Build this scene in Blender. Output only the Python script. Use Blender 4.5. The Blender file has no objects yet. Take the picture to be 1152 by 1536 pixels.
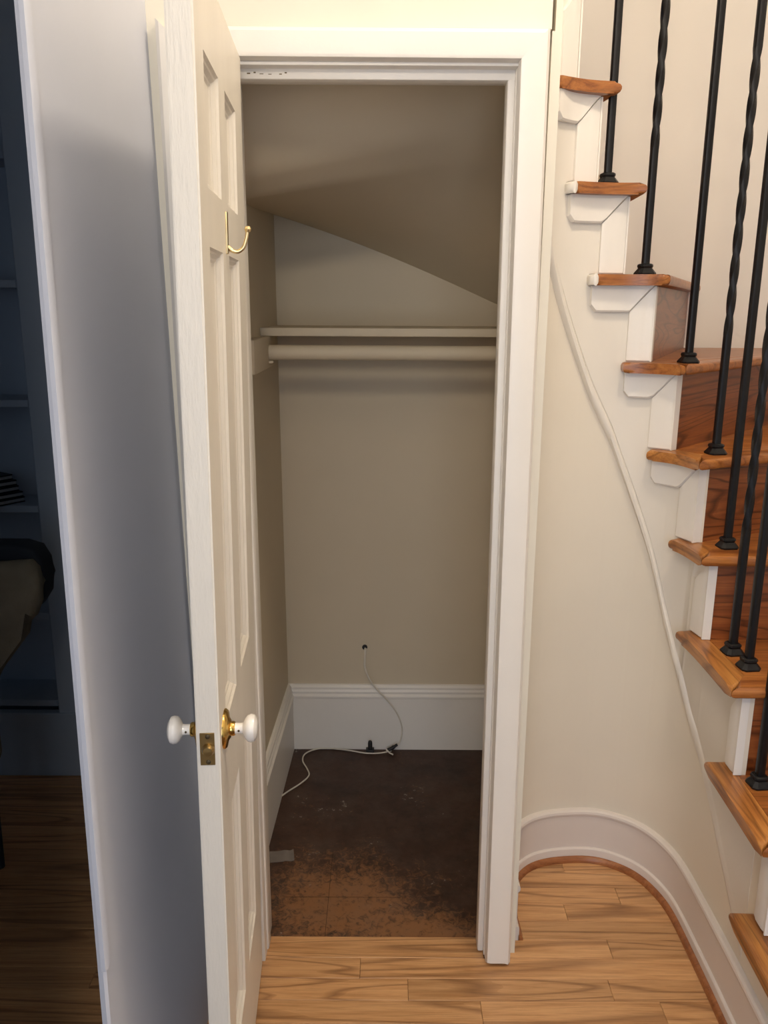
import bpy, bmesh, math, random
from mathutils import Vector, Matrix
random.seed(7)
sc = bpy.context.scene
COL = sc.collection

# ------------------------------------------------------------------ camera
cam_d = bpy.data.cameras.new('camera')
cam_d.sensor_fit = 'VERTICAL'
cam_d.sensor_height = 36.0
cam_d.lens = 36.0 * 1230.374 / 1536.0
cam_d.clip_start = 0.01
cam = bpy.data.objects.new('camera', cam_d)
COL.objects.link(cam)
_p, _r = math.radians(14.054), math.radians(0.3)
_F = Vector((0, math.cos(_p), -math.sin(_p)))
_U = Vector((0, math.sin(_p), math.cos(_p)))
_R = Vector((1, 0, 0))
_R2 = _R * math.cos(_r) + _U * math.sin(_r)
_U2 = _U * math.cos(_r) - _R * math.sin(_r)
M = Matrix((_R2, _U2, -_F)).transposed().to_4x4()
M.translation = Vector((0, 0, 1.5))
cam.matrix_world = M
sc.camera = cam

# ------------------------------------------------------------------ world and lights
world = bpy.data.worlds.new('world')
sc.world = world
world.use_nodes = True
bg = world.node_tree.nodes['Background']
bg.inputs[0].default_value = (0.55, 0.68, 1.0, 1)
bg.inputs[1].default_value = 0.16

def light(name, kind, loc, energy, color, size=None, target=None, size_y=None):
    d = bpy.data.lights.new(name, kind)
    d.energy = energy
    d.color = color
    if kind == 'AREA':
        d.size = size
        if size_y:
            d.shape = 'RECTANGLE'
            d.size_y = size_y
    else:
        d.shadow_soft_size = size
    o = bpy.data.objects.new(name, d)
    COL.objects.link(o)
    o.location = loc
    if target:
        o.rotation_euler = (Vector(target) - Vector(loc)).to_track_quat('-Z', 'Y').to_euler()
    return o

light('hall_ceiling_lamp', 'POINT', (0.56, 1.13, 2.93), 39, (1.0, 0.83, 0.62), 0.10)
light('hall_fill_light', 'POINT', (-0.10, -0.45, 2.45), 36, (1.0, 0.85, 0.66), 0.12)  # added warm fill behind the camera, no such fixture known
light('window_daylight', 'AREA', (0.0, -1.7, 1.4), 24, (0.78, 0.86, 1.0), 1.2, (0.1, 1.6, 0.9), 1.7)
light('dark_room_fill', 'AREA', (-2.45, 0.6, 1.5), 1.0, (0.55, 0.75, 1.0), 1.0, (-1.0, 2.0, 1.1), 1.2)  # added dim cool fill that brightens the bookcase, no known window

sc.view_settings.view_transform = 'Standard'
sc.view_settings.look = 'None'
sc.view_settings.exposure = 0.17
sc.view_settings.gamma = 1.0
sc.view_settings.use_curve_mapping = False

# ------------------------------------------------------------------ materials
def nt(name):
    m = bpy.data.materials.new(name)
    m.use_nodes = True
    t = m.node_tree
    b = t.nodes['Principled BSDF']
    return m, t, b

def mapping(t, scale, rot=(0, 0, 0), coord='Object'):
    tc = t.nodes.new('ShaderNodeTexCoord')
    mp = t.nodes.new('ShaderNodeMapping')
    mp.inputs['Scale'].default_value = scale
    mp.inputs['Rotation'].default_value = rot
    t.links.new(tc.outputs[coord], mp.inputs['Vector'])
    return mp

def noise(t, vec, scale, detail=4, rough=0.55, dist=0.0):
    n = t.nodes.new('ShaderNodeTexNoise')
    n.inputs['Scale'].default_value = scale
    n.inputs['Detail'].default_value = detail
    n.inputs['Roughness'].default_value = rough
    n.inputs['Distortion'].default_value = dist
    t.links.new(vec.outputs[0], n.inputs['Vector'])
    return n

def ramp(t, src, stops, out=None):
    r = t.nodes.new('ShaderNodeValToRGB')
    e = r.color_ramp.elements
    while len(e) < len(stops):
        e.new(0.5)
    for i, (p, c) in enumerate(stops):
        e[i].position = p
        e[i].color = (*c, 1) if len(c) == 3 else c
    t.links.new(src.outputs[out or 0], r.inputs[0])
    return r

def mixc(t, a, b, fac, mode='MIX'):
    m = t.nodes.new('ShaderNodeMix')
    m.data_type = 'RGBA'
    m.blend_type = mode
    for sock, v in ((m.inputs[0], fac), (m.inputs[6], a), (m.inputs[7], b)):
        if hasattr(v, 'outputs'):
            t.links.new(v.outputs[2] if v.type == 'MIX' else v.outputs[0], sock)
        elif isinstance(v, (int, float)):
            sock.default_value = v
        else:
            sock.default_value = (*v, 1)
    return m

def bump(t, b, src, strength, dist=0.002):
    n = t.nodes.new('ShaderNodeBump')
    n.inputs['Strength'].default_value = strength
    n.inputs['Distance'].default_value = dist
    t.links.new(src.outputs[0], n.inputs['Height'])
    t.links.new(n.outputs[0], b.inputs['Normal'])

def paint(name, col, rough=0.5, bstr=0.25, bscale=60, stretch=(1, 1, 1), spec=0.35):
    m, t, b = nt(name)
    mp = mapping(t, stretch)
    big = noise(t, mp, 2.2, 3)
    c0 = tuple(x * 0.965 for x in col)
    c1 = tuple(min(1, x * 1.03) for x in col)
    r = ramp(t, big, [(0.3, c0), (0.7, c1)])
    t.links.new(r.outputs[0], b.inputs['Base Color'])
    b.inputs['Roughness'].default_value = rough
    b.inputs['Specular IOR Level'].default_value = spec
    fine = noise(t, mp, bscale, 5, 0.6)
    bump(t, b, fine, bstr, 0.0015)
    return m

def wood(name, cols, grain=(1.0, 22.0, 22.0), rough=0.35, rings=0.0, ring_scale=7.0, ring_low=0.22, ring_high=4.0, rnd=0.0, bstr=0.15, dark=(0.05, 0.02, 0.008), coat=0.0):
    """cols: light, mid, dark; grain runs along the axis with the small scale"""
    m, t, b = nt(name)
    tc = t.nodes.new('ShaderNodeTexCoord')
    vec = tc
    info = t.nodes.new('ShaderNodeObjectInfo')
    if rnd:
        mul = t.nodes.new('ShaderNodeVectorMath')
        mul.operation = 'SCALE'
        mul.inputs[0].default_value = (7.3, 3.1, 5.7)
        t.links.new(info.outputs['Random'], mul.inputs['Scale'])
        add = t.nodes.new('ShaderNodeVectorMath')
        add.operation = 'ADD'
        t.links.new(tc.outputs['Object'], add.inputs[0])
        t.links.new(mul.outputs[0], add.inputs[1])
        vsrc = add.outputs[0]
    else:
        vsrc = tc.outputs['Object']
    mp = t.nodes.new('ShaderNodeMapping')
    mp.inputs['Scale'].default_value = grain
    t.links.new(vsrc, mp.inputs['Vector'])
    n1 = noise(t, mp, 3.0, 6, 0.6, 0.4)
    mp2 = t.nodes.new('ShaderNodeMapping')
    mp2.inputs['Scale'].default_value = tuple(g * (2.2 if g > 5 else 1.2) for g in grain)
    t.links.new(vsrc, mp2.inputs['Vector'])
    n2 = noise(t, mp2, 7.0, 6, 0.7, 0.1)
    r1 = ramp(t, n1, [(0.30, cols[2]), (0.5, cols[1]), (0.72, cols[0])])
    r2 = ramp(t, n2, [(0.32, (0.45, 0.4, 0.35)), (0.52, (1, 1, 1))])
    mx = mixc(t, r1, r2, 0.55, 'MULTIPLY')
    last = mx
    if rings:
        mp3 = t.nodes.new('ShaderNodeMapping')
        mp3.inputs['Scale'].default_value = tuple((ring_low if g < 5 else ring_high) for g in grain)
        t.links.new(vsrc, mp3.inputs['Vector'])
        nn = noise(t, mp3, 2.0, 2, 0.4, 0.5)
        mm = t.nodes.new('ShaderNodeMath')
        mm.operation = 'MULTIPLY'
        mm.inputs[1].default_value = ring_scale
        t.links.new(nn.outputs[0], mm.inputs[0])
        fr = t.nodes.new('ShaderNodeMath')
        fr.operation = 'FRACT'
        t.links.new(mm.outputs[0], fr.inputs[0])
        rr = ramp(t, fr, [(0.0, (1, 1, 1)), (0.72, (1, 1, 1)), (0.88, (0.28, 0.2, 0.16)), (1.0, (0.8, 0.75, 0.7))])
        last = mixc(t, last, rr, rings, 'MULTIPLY')
    if rnd:
        hs = t.nodes.new('ShaderNodeMath')
        hs.operation = 'MULTIPLY_ADD'
        hs.inputs[1].default_value = rnd
        hs.inputs[2].default_value = 1.0 - rnd * 0.5
        t.links.new(info.outputs['Random'], hs.inputs[0])
        cmb = t.nodes.new('ShaderNodeCombineColor')
        for i in range(3):
            t.links.new(hs.outputs[0], cmb.inputs[i])
        last = mixc(t, last, cmb, 1.0, 'MULTIPLY')
    t.links.new(last.outputs[2], b.inputs['Base Color'])
    b.inputs['Roughness'].default_value = rough
    b.inputs['Coat Weight'].default_value = coat
    b.inputs['Coat Roughness'].default_value = 0.25
    bump(t, b, n2, bstr, 0.001)
    return m

def plain(name, col, rough=0.5, metal=0.0, bstr=0.0, bscale=80):
    m, t, b = nt(name)
    mp = mapping(t, (1, 1, 1))
    n = noise(t, mp, 25, 3)
    r = ramp(t, n, [(0.3, tuple(x * 0.88 for x in col)), (0.7, tuple(min(1, x * 1.08) for x in col))])
    t.links.new(r.outputs[0], b.inputs['Base Color'])
    b.inputs['Roughness'].default_value = rough
    b.inputs['Metallic'].default_value = metal
    if bstr:
        bump(t, b, noise(t, mp, bscale, 4), bstr)
    return m

def closet_floor_mat():
    m, t, b = nt('old_brown_floor_sheet')
    mp = mapping(t, (1, 1, 1))
    n = noise(t, mp, 5.0, 8, 0.65, 0.3)
    base = ramp(t, n, [(0.25, (0.022, 0.010, 0.006)), (0.5, (0.052, 0.022, 0.012)), (0.75, (0.075, 0.036, 0.021))])
    # worn amber area near the threshold, breaking up with noise
    sx = t.nodes.new('ShaderNodeSeparateXYZ')
    tc = t.nodes.new('ShaderNodeTexCoord')
    t.links.new(tc.outputs['Object'], sx.inputs[0])
    def blob(cx, cy, rx, ry):
        vm = t.nodes.new('ShaderNodeVectorMath')
        vm.operation = 'SUBTRACT'
        vm.inputs[1].default_value = (cx, cy, 0)
        t.links.new(tc.outputs['Object'], vm.inputs[0])
        v2 = t.nodes.new('ShaderNodeVectorMath')
        v2.operation = 'MULTIPLY'
        v2.inputs[1].default_value = (1 / rx, 1 / ry, 0)
        t.links.new(vm.outputs[0], v2.inputs[0])
        ln = t.nodes.new('ShaderNodeVectorMath')
        ln.operation = 'LENGTH'
        t.links.new(v2.outputs[0], ln.inputs[0])
        mq = t.nodes.new('ShaderNodeMapRange')
        mq.inputs[1].default_value = 1.0
        mq.inputs[2].default_value = 0.15
        t.links.new(ln.outputs['Value'], mq.inputs[0])
        return mq
    b1, b2 = blob(-.11, 1.82, .30, .27), blob(.09, 1.72, .26, .13)
    mr = t.nodes.new('ShaderNodeMath')
    mr.operation = 'MAXIMUM'
    t.links.new(b1.outputs[0], mr.inputs[0])
    t.links.new(b2.outputs[0], mr.inputs[1])
    n2 = noise(t, mp, 6.0, 3, 0.5, 0.4)
    ng = noise(t, mp, 55.0, 8, 0.75, 0.8)
    n2b = t.nodes.new('ShaderNodeMath')
    n2b.operation = 'MULTIPLY_ADD'
    n2b.inputs[1].default_value = 3.0
    t.links.new(ng.outputs[0], n2b.inputs[0])
    t.links.new(n2.outputs[0], n2b.inputs[2])
    mul = t.nodes.new('ShaderNodeMath')
    mul.operation = 'MULTIPLY_ADD'
    mul.inputs[1].default_value = 1.15
    t.links.new(mr.outputs[0], mul.inputs[0])
    sub = t.nodes.new('ShaderNodeMath')
    sub.operation = 'SUBTRACT'
    sub.inputs[1].default_value = 2.0
    t.links.new(n2b.outputs[0], sub.inputs[0])
    t.links.new(sub.outputs[0], mul.inputs[2])
    wf = ramp(t, mul, [(0.32, (0, 0, 0)), (0.95, (0.9, 0.9, 0.9))])
    worn = mixc(t, base, (0.25, 0.112, 0.042), wf)
    blk = ramp(t, ng, [(0.30, (0.25, 0.25, 0.25)), (0.48, (1, 1, 1))])
    worn = mixc(t, worn, blk, 0.7, 'MULTIPLY')
    # pale scuffs, dust and paint specks
    n3 = noise(t, mp, 70.0, 3, 0.6)
    n4 = noise(t, mp, 6.0, 3, 0.6)
    mul2 = t.nodes.new('ShaderNodeMath')
    mul2.operation = 'MULTIPLY'
    t.links.new(n3.outputs[0], mul2.inputs[0])
    t.links.new(n4.outputs[0], mul2.inputs[1])
    sp = ramp(t, mul2, [(0.40, (0, 0, 0)), (0.425, (0.8, 0.8, 0.8))])
    sc_ = mixc(t, worn, (0.32, 0.27, 0.22), sp)
    n5 = noise(t, mp, 12.0, 6, 0.7)
    haze_ = ramp(t, n5, [(0.42, (0, 0, 0)), (0.75, (0.25, 0.25, 0.25))])
    out = mixc(t, sc_, (0.16, 0.125, 0.10), haze_)
    t.links.new(out.outputs[2], b.inputs['Base Color'])
    b.inputs['Roughness'].default_value = 0.55
    bump(t, b, n5, 0.25, 0.001)
    return m

TRIM = paint('white_trim_paint', (0.82, 0.79, 0.735), 0.38, 0.35, 40, spec=0.45)
WALLC = paint('cream_wall_paint', (0.77, 0.71, 0.60), 0.6, 0.15, 90)
STRG = paint('stringer_paint', (0.775, 0.735, 0.66), 0.5, 0.2, 70)
WALLH = paint('hall_wall_paint', (0.74, 0.70, 0.60), 0.6, 0.15, 90)
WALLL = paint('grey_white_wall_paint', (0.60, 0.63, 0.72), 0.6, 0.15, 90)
WALLS = paint('stair_wall_paint', (0.77, 0.73, 0.67), 0.6, 0.1, 90)
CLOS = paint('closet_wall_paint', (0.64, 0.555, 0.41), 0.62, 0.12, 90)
DOORP = paint('door_brushed_paint', (0.80, 0.765, 0.69), 0.42, 0.95, 26, (5, 5, 0.9), spec=0.45)
DARKR = paint('bookcase_paint', (0.40, 0.47, 0.56), 0.6, 0.05, 60)
OAK = wood('oak_plank', ((0.64, 0.37, 0.175), (0.57, 0.315, 0.14), (0.43, 0.215, 0.085)), (1.3, 26, 26), 0.33, 0.6, 12.0, 0.22, 4.0, 0.22, 0.12)
OAKBASE = plain('oak_gap', (0.10, 0.045, 0.016), 0.7)
SHOE = wood('stained_shoe_wood', ((0.40, 0.16, 0.055), (0.33, 0.12, 0.04), (0.22, 0.075, 0.025)), (3, 18, 18), 0.35, 0, 1, .3, 4.0, 0, 0.1)
TREADW = wood('amber_tread_wood', ((0.46, 0.185, 0.045), (0.36, 0.125, 0.029), (0.20, 0.058, 0.013)), (1.6, 22, 22), 0.3, 0.5, 11.0, 0.3, 4.5, 0.15, 0.2)
RETURNW = wood('amber_nosing_wood', ((0.52, 0.24, 0.065), (0.42, 0.17, 0.042), (0.24, 0.08, 0.018)), (22, 1.6, 22), 0.3, 0.6, 11.0, 0.3, 4.5, 0.15, 0.2)
RISERW = wood('red_pine_riser', ((0.30, 0.098, 0.026), (0.235, 0.068, 0.018), (0.15, 0.04, 0.01)), (1.2, 1.2, 20), 0.3, 0.9, 17.0, 0.38, 3.6, 0.1, 0.15)
IRON = plain('black_iron', (0.005, 0.005, 0.006), 0.42, 0.0, 0.3, 150)
IRON.node_tree.nodes['Principled BSDF'].inputs['Specular IOR Level'].default_value = 0.3
BRASS = plain('polished_brass', (0.72, 0.47, 0.13), 0.2, 1.0)
HOOKB = plain('pale_brass', (0.78, 0.64, 0.36), 0.28, 1.0)
OLDBRASS = plain('aged_brass', (0.36, 0.25, 0.10), 0.38, 1.0)
STEELS = plain('screw_steel', (0.12, 0.09, 0.05), 0.45, 0.8)
PORC = plain('white_porcelain', (0.86, 0.84, 0.80), 0.12)
BLACKP = plain('black_plastic', (0.012, 0.012, 0.013), 0.45)
CABLEM = plain('white_cable_sheath', (0.72, 0.67, 0.57), 0.5)
CFLOOR = closet_floor_mat()
SEAM = plain('floor_seam_dark', (0.032, 0.015, 0.009), 0.8)
TAPEM = plain('greyish_clear_tape', (0.19, 0.165, 0.15), 0.2)
BEIGE = plain('beige_upholstery', (0.30, 0.255, 0.175), 0.9, 0, 0.4, 200)
DARKUP = plain('dark_navy_upholstery', (0.02, 0.025, 0.035), 0.7)
BOOKC = plain('black_book_cover', (0.006, 0.007, 0.010), 0.5)
PAGES = plain('book_pages', (0.42, 0.44, 0.46), 0.8)

# ------------------------------------------------------------------ helpers
def finish(name, bm, mat, parent=None, smooth=True, kind=None, label=None, cat=None, group=None, angle=40):
    bmesh.ops.recalc_face_normals(bm, faces=bm.faces)
    me = bpy.data.meshes.new(name)
    bm.to_mesh(me)
    bm.free()
    me.materials.append(mat)
    if smooth:
        for p in me.polygons:
            p.use_smooth = True
        me.set_sharp_from_angle(angle=math.radians(angle))
    o = bpy.data.objects.new(name, me)
    COL.objects.link(o)
    if parent:
        o.parent = parent
    tag(o, label, cat, group, kind)
    return o

def tag(o, label=None, cat=None, group=None, kind=None):
    if label: o['label'] = label
    if cat: o['category'] = cat
    if group: o['group'] = group
    if kind: o['kind'] = kind
    return o

def empty(name, loc=(0, 0, 0), label=None, cat=None, group=None, kind=None):
    o = bpy.data.objects.new(name, None)
    o.empty_display_size = 0.05
    COL.objects.link(o)
    o.location = loc
    return tag(o, label, cat, group, kind)

def add_box(bm, lo, hi, bev=0.0, seg=2):
    x0, y0, z0 = lo
    x1, y1, z1 = hi
    vs = [bm.verts.new(c) for c in ((x0, y0, z0), (x1, y0, z0), (x1, y1, z0), (x0, y1, z0), (x0, y0, z1), (x1, y0, z1), (x1, y1, z1), (x0, y1, z1))]
    fs = [bm.faces.new([vs[i] for i in f]) for f in ((3, 2, 1, 0), (4, 5, 6, 7), (0, 1, 5, 4), (1, 2, 6, 5), (2, 3, 7, 6), (3, 0, 4, 7))]
    if bev:
        es = set(e for f in fs for e in f.edges)
        bmesh.ops.bevel(bm, geom=list(es), offset=bev, segments=seg, affect='EDGES', profile=0.5)
    return vs

def box(lo, hi, bev=0.0, seg=2):
    bm = bmesh.new()
    add_box(bm, lo, hi, bev, seg)
    return bm

def add_prism(bm, poly, z0, z1, bev=0.0, seg=2):
    lo = [bm.verts.new((x, y, z0)) for x, y in poly]
    hi = [bm.verts.new((x, y, z1)) for x, y in poly]
    n = len(poly)
    fs = [bm.faces.new(lo[::-1]), bm.faces.new(hi)]
    for i in range(n):
        fs.append(bm.faces.new((lo[i], lo[(i + 1) % n], hi[(i + 1) % n], hi[i])))
    if bev:
        es = set(fs[0].edges) | set(fs[1].edges)
        bmesh.ops.bevel(bm, geom=list(es), offset=bev, segments=seg, affect='EDGES', profile=0.5)

def add_lathe(bm, prof, origin, axis='X', n=20, sgn=1):
    """prof: list of (distance along the axis, radius)"""
    rings = []
    for d, r in prof:
        ring = []
        for k in range(n):
            a = 2 * math.pi * k / n
            c, s = r * math.cos(a), r * math.sin(a)
            v = {'X': (d * sgn, c, s), 'Y': (c, d * sgn, s), 'Z': (c, s, d * sgn)}[axis]
            ring.append(bm.verts.new(Vector(origin) + Vector(v)))
        rings.append(ring)
    for a, b in zip(rings, rings[1:]):
        for k in range(n):
            bm.faces.new((a[k], a[(k + 1) % n], b[(k + 1) % n], b[k]))
    bm.faces.new(rings[0][::-1])
    bm.faces.new(rings[-1])

def catmull(pts, n=8):
    P = [Vector(p) for p in pts]
    P = [P[0] * 2 - P[1]] + P + [P[-1] * 2 - P[-2]]
    out = []
    for i in range(1, len(P) - 2):
        for k in range(n):
            t = k / n
            a, b, c, d = P[i - 1], P[i], P[i + 1], P[i + 2]
            out.append(0.5 * ((2 * b) + (c - a) * t + (2 * a - 5 * b + 4 * c - d) * t * t + (3 * b - a - 3 * c + d) * t ** 3))
    out.append(P[-2])
    return out

def add_tube(bm, path, r, n=8, radii=None):
    path = [Vector(p) for p in path]
    rings = []
    up = Vector((0.13, 0.21, 0.97))
    for i, p in enumerate(path):
        d = (path[min(i + 1, len(path) - 1)] - path[max(i - 1, 0)]).normalized()
        u = d.cross(up)
        if u.length < 1e-4:
            u = d.cross(Vector((1, 0, 0)))
        u.normalize()
        v = u.cross(d)
        up = v
        rr = radii[i] if radii else r
        rings.append([bm.verts.new(p + u * rr * math.cos(2 * math.pi * k / n) + v * rr * math.sin(2 * math.pi * k / n)) for k in range(n)])
    for a, b in zip(rings, rings[1:]):
        for k in range(n):
            bm.faces.new((a[k], a[(k + 1) % n], b[(k + 1) % n], b[k]))
    bm.faces.new(rings[0][::-1])
    bm.faces.new(rings[-1])

class Line:
    """dense plan curve with arc length; left normal points into the staircase"""
    def __init__(self, pts, n=10):
        self.p = [v.to_2d() for v in catmull([(x, y, 0) for x, y in pts], n)]
        self.s = [0.0]
        for a, b in zip(self.p, self.p[1:]):
            self.s.append(self.s[-1] + (b - a).length)
        self.L = self.s[-1]
    def at(self, s):
        s = max(0, min(self.L, s))
        for i in range(len(self.s) - 1):
            if s <= self.s[i + 1]:
                t = (s - self.s[i]) / max(1e-9, self.s[i + 1] - self.s[i])
                return self.p[i].lerp(self.p[i + 1], t)
        return self.p[-1]
    def normal(self, s):
        d = (self.at(s + 0.012) - self.at(s - 0.012)).normalized()
        return Vector((-d.y, d.x))
    def off(self, s, o):
        return self.at(s) + self.normal(s) * o
    def near(self, x, y):
        q = Vector((x, y))
        best = (9, 0)
        for i, (a, b) in enumerate(zip(self.p, self.p[1:])):
            ab = b - a
            t = max(0, min(1, (q - a).dot(ab) / ab.length_squared))
            d = (a + ab * t - q).length
            if d < best[0]:
                best = (d, self.s[i] + t * ab.length)
        return best[1]

# plan of the curved wall under the stairs (face), and of the tread ends
W = Line([(.318, 1.655), (.318, 1.72), (.318, 1.80), (.335, 1.89), (.38, 1.955), (.44, 1.99), (.52, 2.005), (.59, 2.003), (.65, 1.978), (.70, 1.935), (.735, 1.87), (.755, 1.78), (.758, 1.62), (.757, 1.45), (.752, 1.2), (.745, 0.9)])
EE = Line([(.345, 1.885), (.375, 1.912), (.44, 1.945), (.52, 1.960), (.585, 1.955), (.63, 1.937), (.668, 1.905), (.69, 1.865), (.702, 1.80), (.706, 1.70), (.703, 1.5), (.697, 1.3), (.690, 1.0)])

YF, YW = 1.607, 1.640          # casing face, hall wall face
ZTOP = 3.05
YFAR, XR = 2.75, 1.55

# ------------------------------------------------------------------ floor
floor = finish('floor', box((-2.6, -1.9, -0.06), (0.80, 1.700, -0.006)), OAKBASE, kind='structure', smooth=False, label='oak strip floor of the hall and the dark room', cat='floor')
bm = box((-2.6, 1.700, -0.06), (-0.44, 2.6, -0.006))
finish('subfloor', bm, OAKBASE, floor, smooth=False)
bm = box((0.318, 1.700, -0.06), (0.80, 2.1, -0.006))
finish('subfloor', bm, OAKBASE, floor, smooth=False)
PW = 0.0615
def plank(x0, x1, y0, y1):
    bm = box((x0 + .0003, y0 + .0003, -0.02), (x1 - .0003, y1 - .0003, random.uniform(-.0003, .0003)), 0.0008, 1)
    return finish('plank', bm, OAK, floor, smooth=False)
def row(xa, xb, y0, y1, joints):
    xs = [xa] + [j for j in joints if xa + .05 < j < xb - .05] + [xb]
    for a, b in zip(xs, xs[1:]):
        plank(a, b, y0, y1)
# hall: rows counted back from the threshold board
plank(-0.30, 0.243, 1.633, 1.700)
hall_j = [(-.05,), (0.06, .52), (0.22, .62), (-.16, .36), (.46, .1), (-.1, .3), (.2, .6), (-.2, .42), (.05, .5), (.3,)]
y1 = 1.633
for i in range(10):
    row(-0.43, 0.756, y1 - PW, y1, sorted(hall_j[i]))
    y1 -= PW
# niche, rows continue behind the casing
y0 = 1.633
for i, j in enumerate([(.55,), (), (.47,), (.62,), (), (.5,)]):
    row(0.302, 0.756, y0, y0 + PW, j)
    y0 += PW
# dark room
y0 = 0.80
for i in range(27):
    js = sorted(random.uniform(-1.7, -.5) for _ in range(2))
    row(-2.0, -0.432, y0, y0 + PW, [js[0]] + ([js[1]] if js[1] - js[0] > .25 else []))
    y0 += PW

# closet floor: old brown sheet, a touch lower than the oak
cf = finish('closet_floor', box((-0.40, 1.700, -0.06), (0.60, 2.66, -0.004)), CFLOOR, kind='structure', smooth=False, label='worn dark brown closet floor with scuffs and amber patches', cat='floor')
bm = bmesh.new()
add_box(bm, (-0.1405, 1.702, -0.005), (-0.1395, 2.02, -0.0036))
add_box(bm, (-0.26, 1.8425, -0.005), (0.05, 1.8432, -0.0036))
finish('seam', bm, SEAM, cf, smooth=False)

# ------------------------------------------------------------------ walls
def wallbox(name, lo, hi, mat, label=None):
    return finish(name, box(lo, hi), mat, kind='structure', smooth=False, label=label, cat='wall' if label else None)

# wall over and around the closet opening
bm = bmesh.new()
add_box(bm, (-0.60, YW, 1.985), (0.297, 1.72, ZTOP + .1))
add_box(bm, (-0.60, YW, 0), (-0.335, 1.72, 1.985))
add_box(bm, (0.300, YW + .01, 0), (0.318, 1.72, 1.985))
finish('wall_front', bm, WALLH, kind='structure', smooth=False, label='cream wall above the closet door frame', cat='wall')

# left wall, leaning slightly, with its free edge toward the camera
bm = bmesh.new()
def lw(z):
    X = -0.40 - 0.0155 * z + max(0, .42 - z) * .06
    Yn = 1.085 + (z - 1.85) * 0.0562
    return X, Yn
ring = []
zs = [0, .2, .42, .52, 1.0, 1.5, 2.0, ZTOP + .1]
for z in zs:
    X, Yn = lw(z)
    ring.append([bm.verts.new(c) for c in ((X, 1.66, z), (X, Yn + .004, z), (X - .004, Yn, z), (X - .012, Yn + .002, z), (-0.62, 1.70, z))])
for a, b in zip(ring, ring[1:]):
    for k in range(5):
        bm.faces.new((a[k], a[(k + 1) % 5], b[(k + 1) % 5], b[k]))
bm.faces.new(ring[0][::-1]); bm.faces.new(ring[-1])
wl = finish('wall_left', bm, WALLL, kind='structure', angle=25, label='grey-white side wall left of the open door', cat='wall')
# corner strip up the free edge, ending above the floor
bm = bmesh.new()
rr = []
for k in range(25):
    z = 0.545 + (ZTOP - 0.545) * k / 24
    X, Yn = lw(z)
    j = random.uniform(-.0012, .0012)
    rr.append([bm.verts.new(c) for c in ((X - .0005, Yn + .021 + j, z), (X + .0020, Yn + .019 + j, z), (X + .0026, Yn + .003, z), (X + .0005, Yn - .0015, z), (X - .006, Yn - .001, z), (X - .008, Yn + .006, z))])
for a, b in zip(rr, rr[1:]):
    for k in range(6):
        bm.faces.new((a[k], a[(k + 1) % 6], b[(k + 1) % 6], b[k]))
bm.faces.new(rr[0][::-1]); bm.faces.new(rr[-1])
finish('corner_strip', bm, WALLL, wl, angle=30)
# hall wall on the near side of the opening to the dark room, with a lintel
bm = bmesh.new()
add_box(bm, (-0.55, -1.9, 0), (-0.43, 0.72, ZTOP + .1))  # unseen wall, brought close to keep hall light out of the dark room
add_box(bm, (-0.55, 0.72, 2.15), (-0.43, 1.07, ZTOP + .1))
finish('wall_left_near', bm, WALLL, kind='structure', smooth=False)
# dark room shell
wallbox('wall_back_left', (-2.6, 2.60, 0), (-0.42, 2.66, ZTOP + .1), DARKR)
wallbox('wall_far_left', (-2.66, -1.9, 0), (-2.6, 2.66, ZTOP + .1), DARKR)
wallbox('wall_near_left', (-2.6, -1.96, 0), (-0.43, -1.9, ZTOP + .1), DARKR)
# ceiling over hall and dark room
bm = bmesh.new()
add_box(bm, (-2.66, -1.96, ZTOP), (0.318, 2.66, ZTOP + .1))
add_box(bm, (0.318, -1.96, ZTOP), (1.62, 0.95, ZTOP + .1))
finish('ceiling', bm, paint('ceiling_paint', (0.75, 0.73, 0.70), 0.7, 0.1), kind='structure', smooth=False)
# stairwell walls
wallbox('wall_stair_back', (0.16, YFAR, 0), (1.62, YFAR + .08, 3.7), WALLS, 'pale grey wall behind the iron balusters')
wallbox('wall_stair_left', (0.10, 1.72, ZTOP + .1), (0.16, 2.83, 3.7), WALLS)
wallbox('wall_right', (XR, -1.9, 0), (XR + .07, YFAR, 3.7), WALLS)
wallbox('ceiling_stairwell', (0.10, 0.9, 3.7), (1.62, 2.83, 3.78), WALLS)
wallbox('floor_stair_side', (0.80, -1.9, -0.06), (1.62, 2.83, -0.006), OAKBASE)

# ------------------------------------------------------------------ closet interior
bm = bmesh.new()
lo = [(-.46, -.05), (.56, -.05), (.56, 1.45), (.35, 1.55), (-.33, 1.81), (-.46, 1.81)]
v0 = [bm.verts.new((x, 2.602, z)) for x, z in lo]
v1 = [bm.verts.new((x, 2.65, z)) for x, z in lo]
bm.faces.new(v0); bm.faces.new(v1[::-1])
for i in range(6):
    bm.faces.new((v0[i], v1[i], v1[(i + 1) % 6], v0[(i + 1) % 6]))
wb = finish('wall_closet_back', bm, CLOS, kind='structure', smooth=False, label='dim cream back wall inside the closet', cat='wall')
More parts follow.
